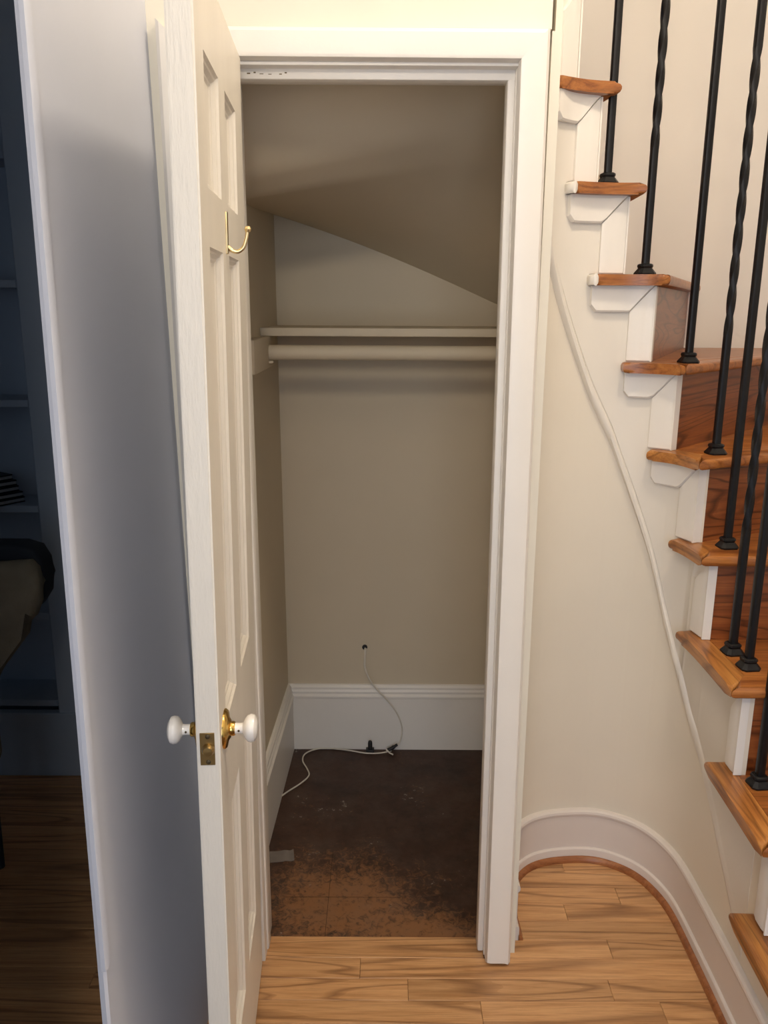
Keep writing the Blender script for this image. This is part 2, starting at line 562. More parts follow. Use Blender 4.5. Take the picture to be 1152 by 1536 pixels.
# left closet wall, slight lean and flare
bm = bmesh.new()
vs = [bm.verts.new(c) for c in ((-.352, 1.72, -.05), (-.326, 2.605, -.05), (-.338, 2.605, 2.3), (-.356, 1.72, 2.3), (-.43, 1.72, -.05), (-.43, 2.605, -.05), (-.43, 2.605, 2.3), (-.43, 1.72, 2.3))]
for f in ((0, 1, 2, 3), (7, 6, 5, 4), (0, 4, 5, 1), (1, 5, 6, 2), (2, 6, 7, 3), (3, 7, 4, 0)):
    bm.faces.new([vs[i] for i in f])
finish('wall_closet_left', bm, CLOS, kind='structure', smooth=False, label='dim cream left side wall inside the closet', cat='wall')
bm = bmesh.new()
pl = [(.302, 1.72), (.306, 1.90), (.36, 1.985), (.44, 2.03), (.44, 2.605), (.50, 2.605), (.50, 2.045), (.37, 1.995), (.312, 1.90), (.310, 1.72)]
add_prism(bm, pl, -.05, 1.9)
for v in bm.verts:
    if v.co.z > 1:
        v.co.z = 1.95 if v.co.y < 1.95 else (1.80 if v.co.y < 2.2 else 1.46)
finish('wall_closet_right', bm, CLOS, kind='structure', smooth=False)
# warped plaster soffit below the winders
def soffit_z(x, y):
    u = max(0, min(1.15, (x + .36) / .70))
    L = [(1.66, 2.20), (1.72, 2.10), (1.85, 1.90), (1.97, 1.775), (2.06, 1.742), (2.3, 1.750), (2.61, 1.773)]
    def it(t, y):
        for (a, za), (b, zb) in zip(t, t[1:]):
            if y <= b:
                k = (y - a) / (b - a)
                return za + (zb - za) * k
        return t[-1][1]
    zl = it(L, y)
    zr = it([(1.66, 2.20), (1.72, 2.10), (1.85, 1.99), (2.1, 1.83), (2.35, 1.665), (2.61, 1.505)], y)
    k = u ** 1.05
    mid = math.sin(min(1, u) * math.pi) * 0.012 * (y - 1.66)
    return zl + (zr - zl) * k + mid
bm = bmesh.new()
NX, NY = 26, 40
def soffit_v(i, j):
    y = 1.725 + (2.625 - 1.725) * j / NY
    xm = .308 if y < 1.90 else (.308 + (y - 1.90) * .95 if y < 2.05 else .47)
    x = -.40 + (xm + .40) * i / NX
    return bm.verts.new((x, y, soffit_z(x, y)))
g = [[soffit_v(i, j) for j in range(NY + 1)] for i in range(NX + 1)]
gt = [[bm.verts.new(v.co + Vector((0, 0, .03))) for v in r] for r in g]
for i in range(NX):
    for j in range(NY):
        bm.faces.new((g[i][j], g[i][j + 1], g[i + 1][j + 1], g[i + 1][j]))
        bm.faces.new((gt[i][j], gt[i + 1][j], gt[i + 1][j + 1], gt[i][j + 1]))
for i in range(NX):
    bm.faces.new((g[i][0], g[i + 1][0], gt[i + 1][0], gt[i][0]))
    bm.faces.new((g[i][NY], gt[i][NY], gt[i + 1][NY], g[i + 1][NY]))
for j in range(NY):
    bm.faces.new((g[0][j], gt[0][j], gt[0][j + 1], g[0][j + 1]))
    bm.faces.new((g[NX][j], g[NX][j + 1], gt[NX][j + 1], gt[NX][j]))
finish('ceiling_closet', bm, CLOS, kind='structure', angle=80, label='warped sloping plaster ceiling inside the closet', cat='ceiling')

def profile_run(name, pts, prof, mat, parent=None, **kw):
    """sweep a (out, z) profile along a plan polyline; out is to the right of travel"""
    bm = bmesh.new()
    P = [Vector(p) for p in pts]
    rings = []
    for i, p in enumerate(P):
        d0 = (P[i] - P[i - 1]).normalized() if i else (P[1] - P[0]).normalized()
        d1 = (P[i + 1] - P[i]).normalized() if i < len(P) - 1 else d0
        n0, n1 = Vector((d0.y, -d0.x)), Vector((d1.y, -d1.x))
        n = (n0 + n1)
        n = n / max(.3, n.length_squared) * 2 if n.length > 1e-6 else n0
        rings.append([bm.verts.new((p.x + n.x * o, p.y + n.y * o, z)) for o, z in prof])
    m = len(prof)
    for a, b in zip(rings, rings[1:]):
        for k in range(m):
            bm.faces.new((a[k], b[k], b[(k + 1) % m], a[(k + 1) % m]))
    bm.faces.new(rings[0]); bm.faces.new(rings[-1][::-1])
    return finish(name, bm, mat, parent, **kw)

# closet baseboards with moulded caps
cap = [(-.002, -.02), (.018, -.02), (.018, .190), (.021, .193), (.021, .199), (.015, .206), (.016, .214), (.012, .221), (.012, .228), (.006, .236), (-.002, .238)]
b_ = profile_run('baseboard_back', [(-.352, 2.602), (.445, 2.602)], cap, TRIM, kind='structure', angle=25, label='white moulded baseboard along the closet back wall', cat='baseboard')
b_ = profile_run('baseboard_left', [(-.352, 1.73), (-.327, 2.602)], cap, TRIM, kind='structure', angle=25, label='white moulded baseboard along the closet left wall', cat='baseboard')

# ------------------------------------------------------------------ door frame
fr = empty('trim_1', (0, YF, 0), 'white painted wooden door frame around the closet opening', 'door frame', kind='structure')
def fpart(name, bm, mat=TRIM, **kw):
    o = finish(name, bm, mat, **kw)
    o.parent = fr
    o.matrix_parent_inverse = Matrix.Translation((0, -YF, 0))
    return o
def side_casing(x0, x1, zt):
    bm = bmesh.new()
    add_box(bm, (x0, YF, 0.004), (x1, YF + .075, zt), .009, 3)
    return bm
def shear(bm, k):
    for v in bm.verts:
        v.co.x -= k * v.co.z
# mitred casings
def casing_prof(inner, outer, n=1):
    pass
def mitred_right():
    bm = bmesh.new()
    # cross section (x from inner edge outward, y)
    sec = [(0, .012), (.003, .002), (.010, 0), (.044, 0), (.052, .003), (.058, .012), (.058, .085), (0, .085)]
    r0, r1 = [], []
    for dx, dy in sec:
        r0.append(bm.verts.new((.2445 + dx, YF + dy, .003 + (.006 if dy < .003 else 0))))
        r1.append(bm.verts.new((.2375 + dx * .92, YF + dy, 1.926 + dx * .96)))
    m = len(sec)
    for k in range(m):
        bm.faces.new((r0[k], r0[(k + 1) % m], r1[(k + 1) % m], r1[k]))
    bm.faces.new(r0[::-1]); bm.faces.new(r1)
    return bm
fpart('side_casing', mitred_right(), angle=30)
def mitred_left():
    bm = bmesh.new()
    sec = [(0, .012), (.003, .002), (.010, 0), (.050, 0), (.062, .003), (.07, .012), (.07, .06), (0, .06)]
    r0 = [bm.verts.new((-.333 - dx, YF + dy, .003)) for dx, dy in sec]
    r1 = [bm.verts.new((-.340 - dx, YF + dy, 1.926 + dx * .96)) for dx, dy in sec]
    m = len(sec)
    for k in range(m):
        bm.faces.new((r0[k], r1[k], r1[(k + 1) % m], r0[(k + 1) % m]))
    bm.faces.new(r0); bm.faces.new(r1[::-1])
    return bm
fpart('side_casing', mitred_left(), angle=30)
bm = bmesh.new()
sec = [(0, .012), (.003, .002), (.009, 0), (.044, 0), (.050, .004), (.053, .012), (.053, .06), (0, .06)]
r0 = [bm.verts.new((-.340 - dz, YF + dy, 1.928 + dz)) for dz, dy in sec]
r1 = [bm.verts.new((.2375 + dz * .96, YF + dy, 1.926 + dz)) for dz, dy in sec]
for k in range(8):
    bm.faces.new((r0[k], r0[(k + 1) % 8], r1[(k + 1) % 8], r1[k]))
bm.faces.new(r0[::-1]); bm.faces.new(r1)
fpart('head_casing', bm, angle=30)
# jambs and stops
def skewbox(lo, hi, k, bev=.002):
    bm = box(lo, hi, bev, 2)
    shear(bm, k)
    return bm
fpart('jamb', skewbox((.2425, YF + .035, 0), (.262, 1.735, 1.935), .0034))
fpart('jamb', skewbox((-.345, YF + .012, 0), (-.274, 1.735, 1.935), .002))
fpart('jamb', box((-.34, YF + .02, 1.921), (.262, 1.735, 1.9275), .001, 1))
fpart('door_stop', skewbox((.2290, YF + .045, 0.002), (.2435, YF + .082, 1.922), .0034, .004))
fpart('door_stop', skewbox((-.290, YF + .045, 0.002), (-.270, YF + .082, 1.922), .002, .004))
fpart('door_stop', box((-.28, YF + .044, 1.903), (.256, YF + .083, 1.930), .004, 2))
# old screw scars on the head stop
bm = bmesh.new()
for x, w in ((-.255, .006), (-.243, .004), (-.232, .007), (-.216, .006), (-.196, .005), (-.186, .004)):
    zz = 1.9105 + random.uniform(0, .003)
    add_box(bm, (x, YF + .0433, zz), (x + w, YF + .046, zz + random.uniform(.0008, .0022)))
fpart('screw_scar', bm, STEELS, smooth=False, label='dark chipped screw marks')

# ------------------------------------------------------------------ the open panelled door
DL, DT, DH = .515, .0345, 1.912
door = empty('door_1', (0, 0, 0), 'white panelled closet door standing open on the left', 'door', kind='structure')
# local frame: u from free edge (0) to hinge (DL), face at w=0, thickness to w=-DT, z up
hv0, hv1 = Vector((-.2665, 1.600)), Vector((-.2363, 1.086))
au = (hv0 - hv1).normalized()
free = hv0 - au * DL
lean = .0105
DM = Matrix(((au.x, au.y, lean, free.x - lean * 1.15), (au.y, -au.x, 0, free.y), (0, 0, 1, .012), (0, 0, 0, 1)))
# columns: u axis, w axis (w>0 is out of the visible face, toward +X), z
assert DM.col[1][0] > 0
def dpart(name, bm, mat=DOORP, parent=door, **kw):
    bmesh.ops.transform(bm, matrix=DM, verts=bm.verts)
    return finish(name, bm, mat, parent, **kw)
US = [(.070, .207), (.277, .415)]
ZS = [(.225, .700), (.858, 1.565), (1.640, 1.805)]
def wob(bm, amt=.0012):
    return bm
bm = bmesh.new()
uc = [0, .070, .207, .277, .415, DL]
zc = [0, .225, .700, .858, 1.565, 1.640, 1.805, DH]
def is_panel(i, j):
    return i in (1, 3) and j in (1, 3, 5)
for w, flip in ((0, False), (-DT, True)):
    for i in range(5):
        for j in range(7):
            if not is_panel(i, j):
                q = [(uc[i], w, zc[j]), (uc[i + 1], w, zc[j]), (uc[i + 1], w, zc[j + 1]), (uc[i], w, zc[j + 1])]
                bm.faces.new([bm.verts.new(c) for c in (q if not flip else q[::-1])])
for i in range(5):
    for z in (0, DH):
        bm.faces.new([bm.verts.new(c) for c in ((uc[i], 0, z), (uc[i + 1], 0, z), (uc[i + 1], -DT, z), (uc[i], -DT, z))])
for j in range(7):
    for u in (0, DL):
        bm.faces.new([bm.verts.new(c) for c in ((u, 0, zc[j]), (u, 0, zc[j + 1]), (u, -DT, zc[j + 1]), (u, -DT, zc[j]))])
for u0, u1 in US:
    for z0, z1 in ZS:
        for a, b in (((u0, z0), (u1, z0)), ((u1, z0), (u1, z1)), ((u1, z1), (u0, z1)), ((u0, z1), (u0, z0))):
            bm.faces.new([bm.verts.new(c) for c in ((a[0], 0, a[1]), (b[0], 0, b[1]), (b[0], -DT, b[1]), (a[0], -DT, a[1]))])
bmesh.ops.remove_doubles(bm, verts=bm.verts, dist=1e-5)
bmesh.ops.recalc_face_normals(bm, faces=bm.faces)
es = [e for e in bm.edges if e.calc_face_angle(0) > 1.0 and (abs(e.verts[0].co.x) < 1e-5 and abs(e.verts[1].co.x) < 1e-5)]
bmesh.ops.bevel(bm, geom=es, offset=.0025, segments=2, affect='EDGES')
dpart('door_frame', bm, angle=35)
for u0, u1 in US:
    for z0, z1 in ZS:
        bm = bmesh.new()
        steps = [(0, -.0002), (.003, -.004), (.006, -.005), (.010, -.010), (.013, -.0105), (.016, -.0125)]
        def loop(k, w):
            return [bm.verts.new(c) for c in ((u0 + k, w, z0 + k), (u1 - k, w, z0 + k), (u1 - k, w, z1 - k), (u0 + k, w, z1 - k))]
        for side in (1, -1):
            base = 0 if side == 1 else -DT
            Ls = [loop(k, base + side * w) for k, w in steps]
            for a, b in zip(Ls, Ls[1:]):
                for k in range(4):
                    bm.faces.new((a[k], a[(k + 1) % 4], b[(k + 1) % 4], b[k]))
            bm.faces.new(Ls[-1])
        dpart('panel', bm, angle=20)
# latch plate on the free edge
bm = box((-.0016, -DT + .0055, .830), (.0004, -.0075, .882), .0004, 1)
lp = dpart('latch_plate', bm, OLDBRASS, label='aged brass latch plate')
bm = bmesh.new()
add_lathe(bm, [(0, .0095), (.004, .0095), (.009, .007), (.0095, .001)], (-.001, -DT / 2 + .0005, .856), 'X', 20, -1)
dpart('latch_bolt', bm, OLDBRASS, lp)
for z in (.8355, .8765):
    bm = bmesh.new()
    add_lathe(bm, [(0, .0038), (.001, .0035), (.0015, .002)], (-.0015, -DT / 2, z), 'X', 12, -1)
    dpart('screw', bm, STEELS, lp)
# door knobs, both sides
KU, KZ = .050, .861
kprof = [(.016, .0085), (.024, .0080), (.028, .0085), (.030, .0115), (.0325, .0165), (.036, .0200), (.041, .0215), (.046, .0200), (.0495, .0145), (.051, .006), (.0511, .001)]
for sgn, off in ((1, 0), (-1, -DT)):
    bm = bmesh.new()
    add_lathe(bm, [(-.001, .0305), (.002, .0305), (.005, .028), (.007, .018), (.010, .0135), (.0105, .004)], (KU, off, KZ), 'Y', 28, sgn)
    ro = dpart('knob_rose', bm, BRASS, label='polished brass knob rose')
    bm = bmesh.new()
    add_lathe(bm, [(.007, .009), (.008, .0112), (.0145, .0112), (.0165, .010), (.017, .005)], (KU, off, KZ), 'Y', 24, sgn)
    dpart('collar', bm, BRASS, ro)
    bm = bmesh.new()
    add_lathe(bm, kprof, (KU, off, KZ), 'Y', 32, sgn)
    kb = dpart('door_knob', bm, PORC, label='white porcelain door knob')
    bm = bmesh.new()
    add_lathe(bm, [(0, .0018), (.0012, .0016)], (KU - .0079, off + sgn * .0225, KZ), 'X', 10, -1)
    dpart('set_screw', bm, STEELS, kb)
# hinges on the hidden stile
for z in (.22, 1.02, 1.70):
    bm = bmesh.new()
    add_lathe(bm, [(0, .006), (.085, .006)], (DL + .004, -DT - .002, z), 'Z', 12)
    dpart('hinge', bm, OLDBRASS)
# coat hook
HU = .248
bm = box((HU - .006, -.0005, 1.566), (HU + .006, .003, 1.628), .0012, 2)
hk = dpart('coat_hook', bm, HOOKB, label='brass coat hook')
bm = bmesh.new()
pts = catmull([(HU, .002, 1.577), (HU, .009, 1.571), (HU, .018, 1.570), (HU, .026, 1.576), (HU, .0305, 1.588), (HU, .033, 1.600)], 6)
add_tube(bm, pts, .003, 10, [.0034 - .0008 * i / len(pts) for i in range(len(pts))])
add_lathe(bm, [(-.005, .001), (-.004, .004), (0, .0056), (.004, .004), (.005, .001)], (HU, .0335, 1.603), 'Z', 14)
dpart('hook_arm', bm, HOOKB, hk)

# ------------------------------------------------------------------ closet fittings
sh = finish('closet_shelf', box((-.345, 2.305, 1.420), (.44, 2.602, 1.4425), .002, 2), CLOS, label='cream painted closet shelf above the hanging rod', cat='shelf')
cl = finish('rod_support', box((-.352, 2.035, 1.335), (-.318, 2.42, 1.4195), .003, 2), CLOS, label='cream wooden block holding rod and shelf on the closet left wall', cat='bracket')
rod = bmesh.new()
add_lathe(rod, [(0, .0205), (.765, .0205)], (-.332, 2.30, 1.376), 'X', 24)
ro = finish('clothes_rod', rod, CLOS, label='round cream painted clothes rod under the closet shelf', cat='clothes rod')
bm = bmesh.new()
add_lathe(bm, [(0, .026), (.008, .026), (.012, .0225)], (-.331, 2.30, 1.374), 'X', 24)
add_box(bm, (-.331, 2.285, 1.347), (-.306, 2.312, 1.3545), .002, 2)
finish('rod_socket', bm, CLOS, ro)

# hole in the back wall with a ragged plaster rim
bm = bmesh.new()
add_lathe(bm, [(0, .0088), (.004, .0092), (.0042, .0002)], (-.063, 2.6025, .374), 'Y', 18, -1)
ho = finish('cable_hole', bm, BLACKP, wb, label='dark drilled cable hole')
ca = bmesh.new()
pts = catmull([(-.061, 2.604, .373), (-.063, 2.592, .366), (-.064, 2.592, .335), (-.063, 2.588, .305), (-.048, 2.579, .268), (-.018, 2.570, .228), (.010, 2.572, .196), (.040, 2.574, .155), (.060, 2.576, .112), (.067, 2.577, .075), (.063, 2.576, .04), (.053, 2.570, .020), (.042, 2.566, .012)], 6)
add_tube(ca, pts, .0023, 8)
add_tube(ca, [p + Vector((.0035, -.002, -.002)) for p in pts[1:26]], .0017, 6)
cab = empty('loose_cable', (0, 2.55, 0), 'thin white cable hanging from the wall hole to the closet floor', 'cable')
def cpart(name, bm, mat, **kw):
    o = finish(name, bm, mat, **kw)
    o.parent = cab
    o.matrix_parent_inverse = Matrix.Translation((0, -2.55, 0))
    return o
cpart('wire', ca, CABLEM)
ca = bmesh.new()
pts = catmull([(.030, 2.562, .004), (-.01, 2.552, .001), (-.06, 2.552, .0005), (-.12, 2.570, .0005), (-.19, 2.582, .0005), (-.235, 2.575, .0005), (-.268, 2.545, .0005), (-.272, 2.50, .0005), (-.252, 2.45, .0005), (-.243, 2.41, .0005), (-.265, 2.365, .0005), (-.30, 2.32, .0005), (-.322, 2.288, .0005)], 6)
add_tube(ca, pts, .0024, 8)
cpart('wire', ca, CABLEM)
bm = bmesh.new()
add_tube(bm, [(.018, 2.562, .006), (.033, 2.563, .014), (.040, 2.564, .019)], .0065, 10)
add_tube(bm, [(.040, 2.564, .019), (.050, 2.565, .026)], .0048, 10)
cpart('cable_plug', bm, BLACKP, label='black cable plug')
bm = bmesh.new()
add_tube(bm, [(.012, 2.556, .012), (.024, 2.548, .004), (.036, 2.542, .001)], .0028, 8)
cpart('cable_tie', bm, CABLEM)
bm = bmesh.new()
add_box(bm, (-.058, 2.553, -.004), (-.030, 2.577, .010), .002, 2)
add_lathe(bm, [(.009, .0075), (.030, .0075), (.038, .0062), (.040, .004)], (-.044, 2.566, 0), 'Z', 14)
finish('wall_plate_connector', bm, BLACKP, label='small black connector standing by the closet back baseboard', cat='connector')
# strip of tape on the closet floor
bm = bmesh.new()
NN = 10
top = []
for i in range(NN + 1):
    x = -.333 + .084 * i / NN
    top.append([bm.verts.new((x + (-.004 if j else .004), 1.975 + j * .047 + .010 * i / NN + random.uniform(-.001, .001), -.0030 + (.0035 * math.sin(i * 1.1) ** 2 if i > 6 else .0006))) for j in (0, 1)])
bot = [[bm.verts.new(v.co - Vector((0, 0, .0010))) for v in r] for r in top]
for i in range(NN):
    bm.faces.new((top[i][0], top[i + 1][0], top[i + 1][1], top[i][1]))
    bm.faces.new((bot[i][0], bot[i][1], bot[i + 1][1], bot[i + 1][0]))
    for j in (0, 1):
        bm.faces.new((top[i][j], top[i + 1][j], bot[i + 1][j], bot[i][j]))
bm.faces.new((top[0][0], top[0][1], bot[0][1], bot[0][0])); bm.faces.new((top[NN][0], top[NN][1], bot[NN][1], bot[NN][0]))
finish('tape_strip', bm, TAPEM, label='short crinkled strip of clear tape stuck on the closet floor', cat='tape')

# ------------------------------------------------------------------ staircase
TT = .0245
TZ = {1: .322, 2: .540, 3: .755, 4: .965, 5: 1.170, 6: 1.375, 7: 1.575, 8: 1.772, 9: 1.978, 10: 2.19}
# end-board ends on the inner curve: (left/back end, nose corner)
ENDS = {1: ((.695, 1.41), (.690, 1.11)), 2: ((.700, 1.612), (.697, 1.310)), 3: ((.705, 1.832), (.703, 1.52)), 4: ((.692, 1.893), (.705, 1.742)),
        5: ((.628, 1.94), (.700, 1.80)), 6: ((.562, 1.958), (.683, 1.883)), 7: ((.478, 1.952), (.647, 1.93)), 8: ((.414, 1.935), (.585, 1.955)),
        9: ((.362, 1.90), (.514, 1.957)), 10: ((.345, 1.88), (.452, 1.947))}
NOSE_FAR = {1: (XR, 1.11), 2: (XR, 1.31), 3: (XR, 1.52), 4: (XR, 1.742), 5: (XR, 2.22), 6: (1.50, YFAR), 7: (1.02, YFAR), 8: (.64, YFAR), 9: (.38, YFAR), 10: (.17, YFAR)}
stair = empty('staircase', (0.75, 1.6, 0), 'winding wooden staircase with white curved stringer beside the closet', 'staircase')
def spart(name, bm, mat, parent=None, **kw):
    o = finish(name, bm, mat, **kw)
    if parent is None:
        o.parent = stair
        o.matrix_parent_inverse = Matrix.Translation((-.75, -1.6, 0))
    else:
        o.parent = parent
        o.matrix_parent_inverse = parent.matrix_world.inverted() if False else Matrix.Identity(4)
    return o
SN = {n: EE.near(*e[1]) for n, e in ENDS.items()}
SL = {n: EE.near(*e[0]) for n, e in ENDS.items()}
def clip_room(p):
    return p
def nose_dir(n):
    c = EE.at(SN[n])
    return (Vector(NOSE_FAR[n]) - c).normalized()
RB = .034                                  # riser set back behind the nose
def riser_line(n):
    """plan line of the riser face under the nose of tread n: (point, direction)"""
    d = nose_dir(n)
    back = Vector((-d.y, d.x))
    return EE.at(SN[n]) + back * RB, d
def hit_curve(line, p, d, off=0.0):
    best = None
    N = 400
    prev = None
    for i in range(N + 1):
        s = line.L * i / N
        q = line.off(s, off)
        side = (q - p).cross(d) if hasattr(Vector((0, 0)), 'cross') else 0
        if prev is not None and side * prev[0] <= 0 and (q - p).length < .5:
            dist = (q - p).length
            if best is None or dist < best[0]:
                t = prev[0] / (prev[0] - side) if prev[0] != side else 0
                best = (dist, prev[1] + (s - prev[1]) * t)
        prev = (side, s)
    return best[1] if best else None
def far_hit(p, d):
    ts = []
    if d.y > 1e-6: ts.append((YFAR - p.y) / d.y)
    if d.x > 1e-6: ts.append((XR - p.x) / d.x)
    if d.x < -1e-6: ts.append((.16 - p.x) / d.x)
    return p + d * min(t for t in ts if t > 0)
RS = {}
for n in range(1, 11):
    p, d = riser_line(n)
    RS[n] = hit_curve(W, p, d)
RW = .05
RISERS = {}
for n in range(1, 11):
    c = EE.at(SN[n]); d = nose_dir(n); back = Vector((-d.y, d.x))
    z0, z1 = TZ[n] - TT, TZ[n]
    # return nosing board along the curve
    ss = [SL[n] + (SN[n] - SL[n]) * k / 10 for k in range(11)]
    outer = [EE.at(s) for s in ss]
    nrm = EE.normal(SN[n])
    # mitre point
    A = Matrix(((nrm.x, nrm.y), (back.x, back.y)))
    rhs = Vector((RW + nrm.dot(c), RW + back.dot(c)))
    try:
        m = A.inverted() @ rhs
        if (m - c).length > .14: m = c + (nrm + back).normalized() * .07
    except ValueError:
        m = c + (nrm + back).normalized() * .07
    if abs(nrm.cross(back)) < .55 and n >= 7:
        m = c + (nrm * .9 + back * .25).normalized() * RW
    inner = [EE.off(s, RW) for s in ss]
    keep = [q for s, q in zip(ss, inner) if (q - m).dot((EE.at(SL[n]) - c).normalized()) > .004]
    poly = outer + [m] + keep[::-1]
    bm = bmesh.new()
    add_prism(bm, [tuple(q) for q in poly], z0, z1, .0095, 3)
    bm.normal_update()
    mat_r = RETURNW if n <= 5 else TREADW
    rt = spart('return_nosing', bm, mat_r, angle=50)
    pe = []
    if n in (7, 8):
        cs = [SL[n] - .001 + .013 * k / 3 for k in range(4)]
        bm = bmesh.new()
        add_prism(bm, [tuple(EE.off(q, -.0012)) for q in cs] + [tuple(EE.off(q, .035)) for q in cs[::-1]], z0 - .001, z1 + .001, .008, 3)
        pe.append(spart('painted_end', bm, TRIM, angle=50, label='white paint lapped over the nosing end'))
    # tread board
    fa = far_hit(c, d)
    if n < 10:
        p2, d2 = riser_line(n + 1)
        p2b = p2 + Vector((-d2.y, d2.x)) * .02
        fb = far_hit(p2b, d2)
        corner = [Vector((XR, YFAR))] if (abs(fa.x - XR) < 1e-4 and abs(fb.y - YFAR) < 1e-4) else []
        s2 = hit_curve(EE, p2b, d2, RW)
        ib = EE.off(s2, RW + .001) if s2 is not None else EE.off(SL[n], RW + .001)
        s2 = s2 if s2 is not None else SL[n]
        inn = [EE.off(s, RW + .001) for s in [s2 + (SN[n] - s2) * k / 8 for k in range(9)]]
        inn = [q for q in inn if (q - m).dot((EE.at(s2) - c).normalized()) > .004]
        poly = [c + d * .001, fa] + corner + [fb] + inn + [m + d * .001]
    else:
        poly = [c + d * .001, fa, Vector((.16, 2.3)), Vector((.335, 2.0)), m + d * .001]
    bm = bmesh.new()
    add_prism(bm, [tuple(q) for q in poly], z0 + .0002, z1 - .0004, .0095, 3)
    tr = spart('tread', bm, TREADW, angle=50)
    for o in [rt] + pe:
        o.parent = tr
        o.matrix_parent_inverse = Matrix.Identity(4)
    # riser
    p, d = riser_line(n)
    zb = TZ[n - 1] - .002 if n > 1 else .0
    a = W.at(RS[n]) + d * .002 if RS[n] is not None else p
    f = far_hit(p, d)
    bk = Vector((-d.y, d.x))
    poly = [a, f, f + bk * .02, a + bk * .02]
    bm = bmesh.new()
    add_prism(bm, [tuple(q) for q in poly], zb, z0 - .0005)
    RISERS[n] = spart('riser', bm, RISERW, smooth=False)

# curved wall below the steps: column by column up to the underside of its tread
def top_at(s):
    for n in range(1, 11):
        if RS[n] is not None and s >= RS[n]:
            return TZ[n - 1] - TT if n > 1 else .10
    return TZ[10] - TT
def curve_sheet(samples, zlo, zhi, out, thick, name, mat, parent='stair', lift=None, **kw):
    """shell along the curved wall; out = how far its face stands in front of the wall face"""
    bm = bmesh.new()
    rows = []
    for s in samples:
        lo, hi = zlo(s), zhi(s)
        o = out(s) if callable(out) else out
        f, b = W.off(s, -o), W.off(s, thick - o if thick > o else .0008)
        rows.append([bm.verts.new((f.x, f.y, lo)), bm.verts.new((f.x, f.y, hi)), bm.verts.new((b.x, b.y, hi)), bm.verts.new((b.x, b.y, lo))])
    for a, b in zip(rows, rows[1:]):
        for k in range(4):
            bm.faces.new((a[k], b[k], b[(k + 1) % 4], a[(k + 1) % 4]))
    bm.faces.new(rows[0]); bm.faces.new(rows[-1][::-1])
    return bm
bs = sorted([0.0, W.L] + [RS[n] for n in RS if RS[n] is not None])
bm_all = bmesh.new()
for a, b in zip(bs, bs[1:]):
    if b - a < 1e-4: continue
    k = max(2, int((b - a) / .012))
    smp = [a + (b - a) * i / k for i in range(k + 1)]
    zt = top_at((a + b) / 2)
    if a == 0.0: zt = ZTOP + .1 if b <= RS[10] + 1e-6 else zt
    for s0, s1 in zip(smp, smp[1:]):
        q0, q1 = W.at(s0), W.at(s1)
        n0, n1 = W.normal(s0), W.normal(s1)
        zz = [-.02 + (zt + .02) * i / 1 for i in range(2)]
        v = [bm_all.verts.new((q0.x, q0.y, zz[0])), bm_all.verts.new((q1.x, q1.y, zz[0])), bm_all.verts.new((q1.x, q1.y, zz[1])), bm_all.verts.new((q0.x, q0.y, zz[1]))]
        w_ = [bm_all.verts.new((c.co.x + n.x * .012, c.co.y + n.y * .012, c.co.z)) for c, n in zip(v, (n0, n1, n1, n0))]
        bm_all.faces.new(v); bm_all.faces.new(w_[::-1])
        bm_all.faces.new((v[3], v[2], w_[2], w_[3])); bm_all.faces.new((v[1], v[0], w_[0], w_[1]))
        if s0 == smp[0]: bm_all.faces.new((v[0], v[3], w_[3], w_[0]))
        if s1 == smp[-1]: bm_all.faces.new((v[2], v[1], w_[1], w_[2]))
bmesh.ops.remove_doubles(bm_all, verts=bm_all.verts, dist=1e-5)
finish('wall_curved', bm_all, WALLC, kind='structure', angle=40, label='smooth cream curved wall under the winding stairs', cat='wall')

# stringer: raised white board between the diagonal seam and the steps
SEAMP = [((.340, 1.905), 1.689), ((.385, 1.958), 1.554), ((.430, 1.984), 1.441), ((.499, 2.001), 1.282), ((.556, 2.004), 1.176), ((.622, 1.99), 1.019), ((.666, 1.964), .897), ((.708, 1.92), .728), ((.728, 1.882), .637), ((.748, 1.812), .512), ((.757, 1.688), .391), ((.758, 1.596), .300), ((.757, 1.45), .17)]
sm_ = [(W.near(*q), z) for q, z in SEAMP]
sm_ = [(sm_[0][0] - .02, 1.80)] + sm_
def seam_z(s):
    if s <= sm_[0][0]: return sm_[0][1]
    for (a, za), (b, zb) in zip(sm_, sm_[1:]):
        if s <= b:
            return za + (zb - za) * (s - a) / (b - a)
    return sm_[-1][1]
S0, S1 = sm_[0][0], sm_[-1][0]
def s_out(s):
    k = max(0, min(1, (sm_[-3][0] + .02 - s) / .22))
    return .0008 + .0085 * k
bm = bmesh.new()
cuts = [S0] + [r for r in sorted(RS[n] for n in RS if RS[n]) if S0 < r < S1] + [S1]
for a, b in zip(cuts, cuts[1:]):
    k = max(2, int((b - a) / .010))
    zt = top_at((a + b) / 2)
    rows = []
    for i in range(k + 1):
        s = a + (b - a) * i / k
        o = s_out(s); zl = seam_z(s)
        pr = [(-.0008, zl), (o * .9, zl + .002), (o * 1.5, zl + .012), (o * 1.6, zl + .030), (o * 1.25, zl + .040), (o * .75, zl + .0435), (o, zl + .048), (o, max(zt, zl + .052)), (-.0008, max(zt, zl + .052))]
        rows.append([bm.verts.new((W.off(s, -oo).x, W.off(s, -oo).y, z)) for oo, z in pr])
    for r0, r1 in zip(rows, rows[1:]):
        for j in range(len(r0)):
            bm.faces.new((r0[j], r1[j], r1[(j + 1) % len(r0)], r0[(j + 1) % len(r0)]))
    bm.faces.new(rows[0]); bm.faces.new(rows[-1][::-1])
spart('stringer', bm, STRG, angle=45, label='white curved stringer board')

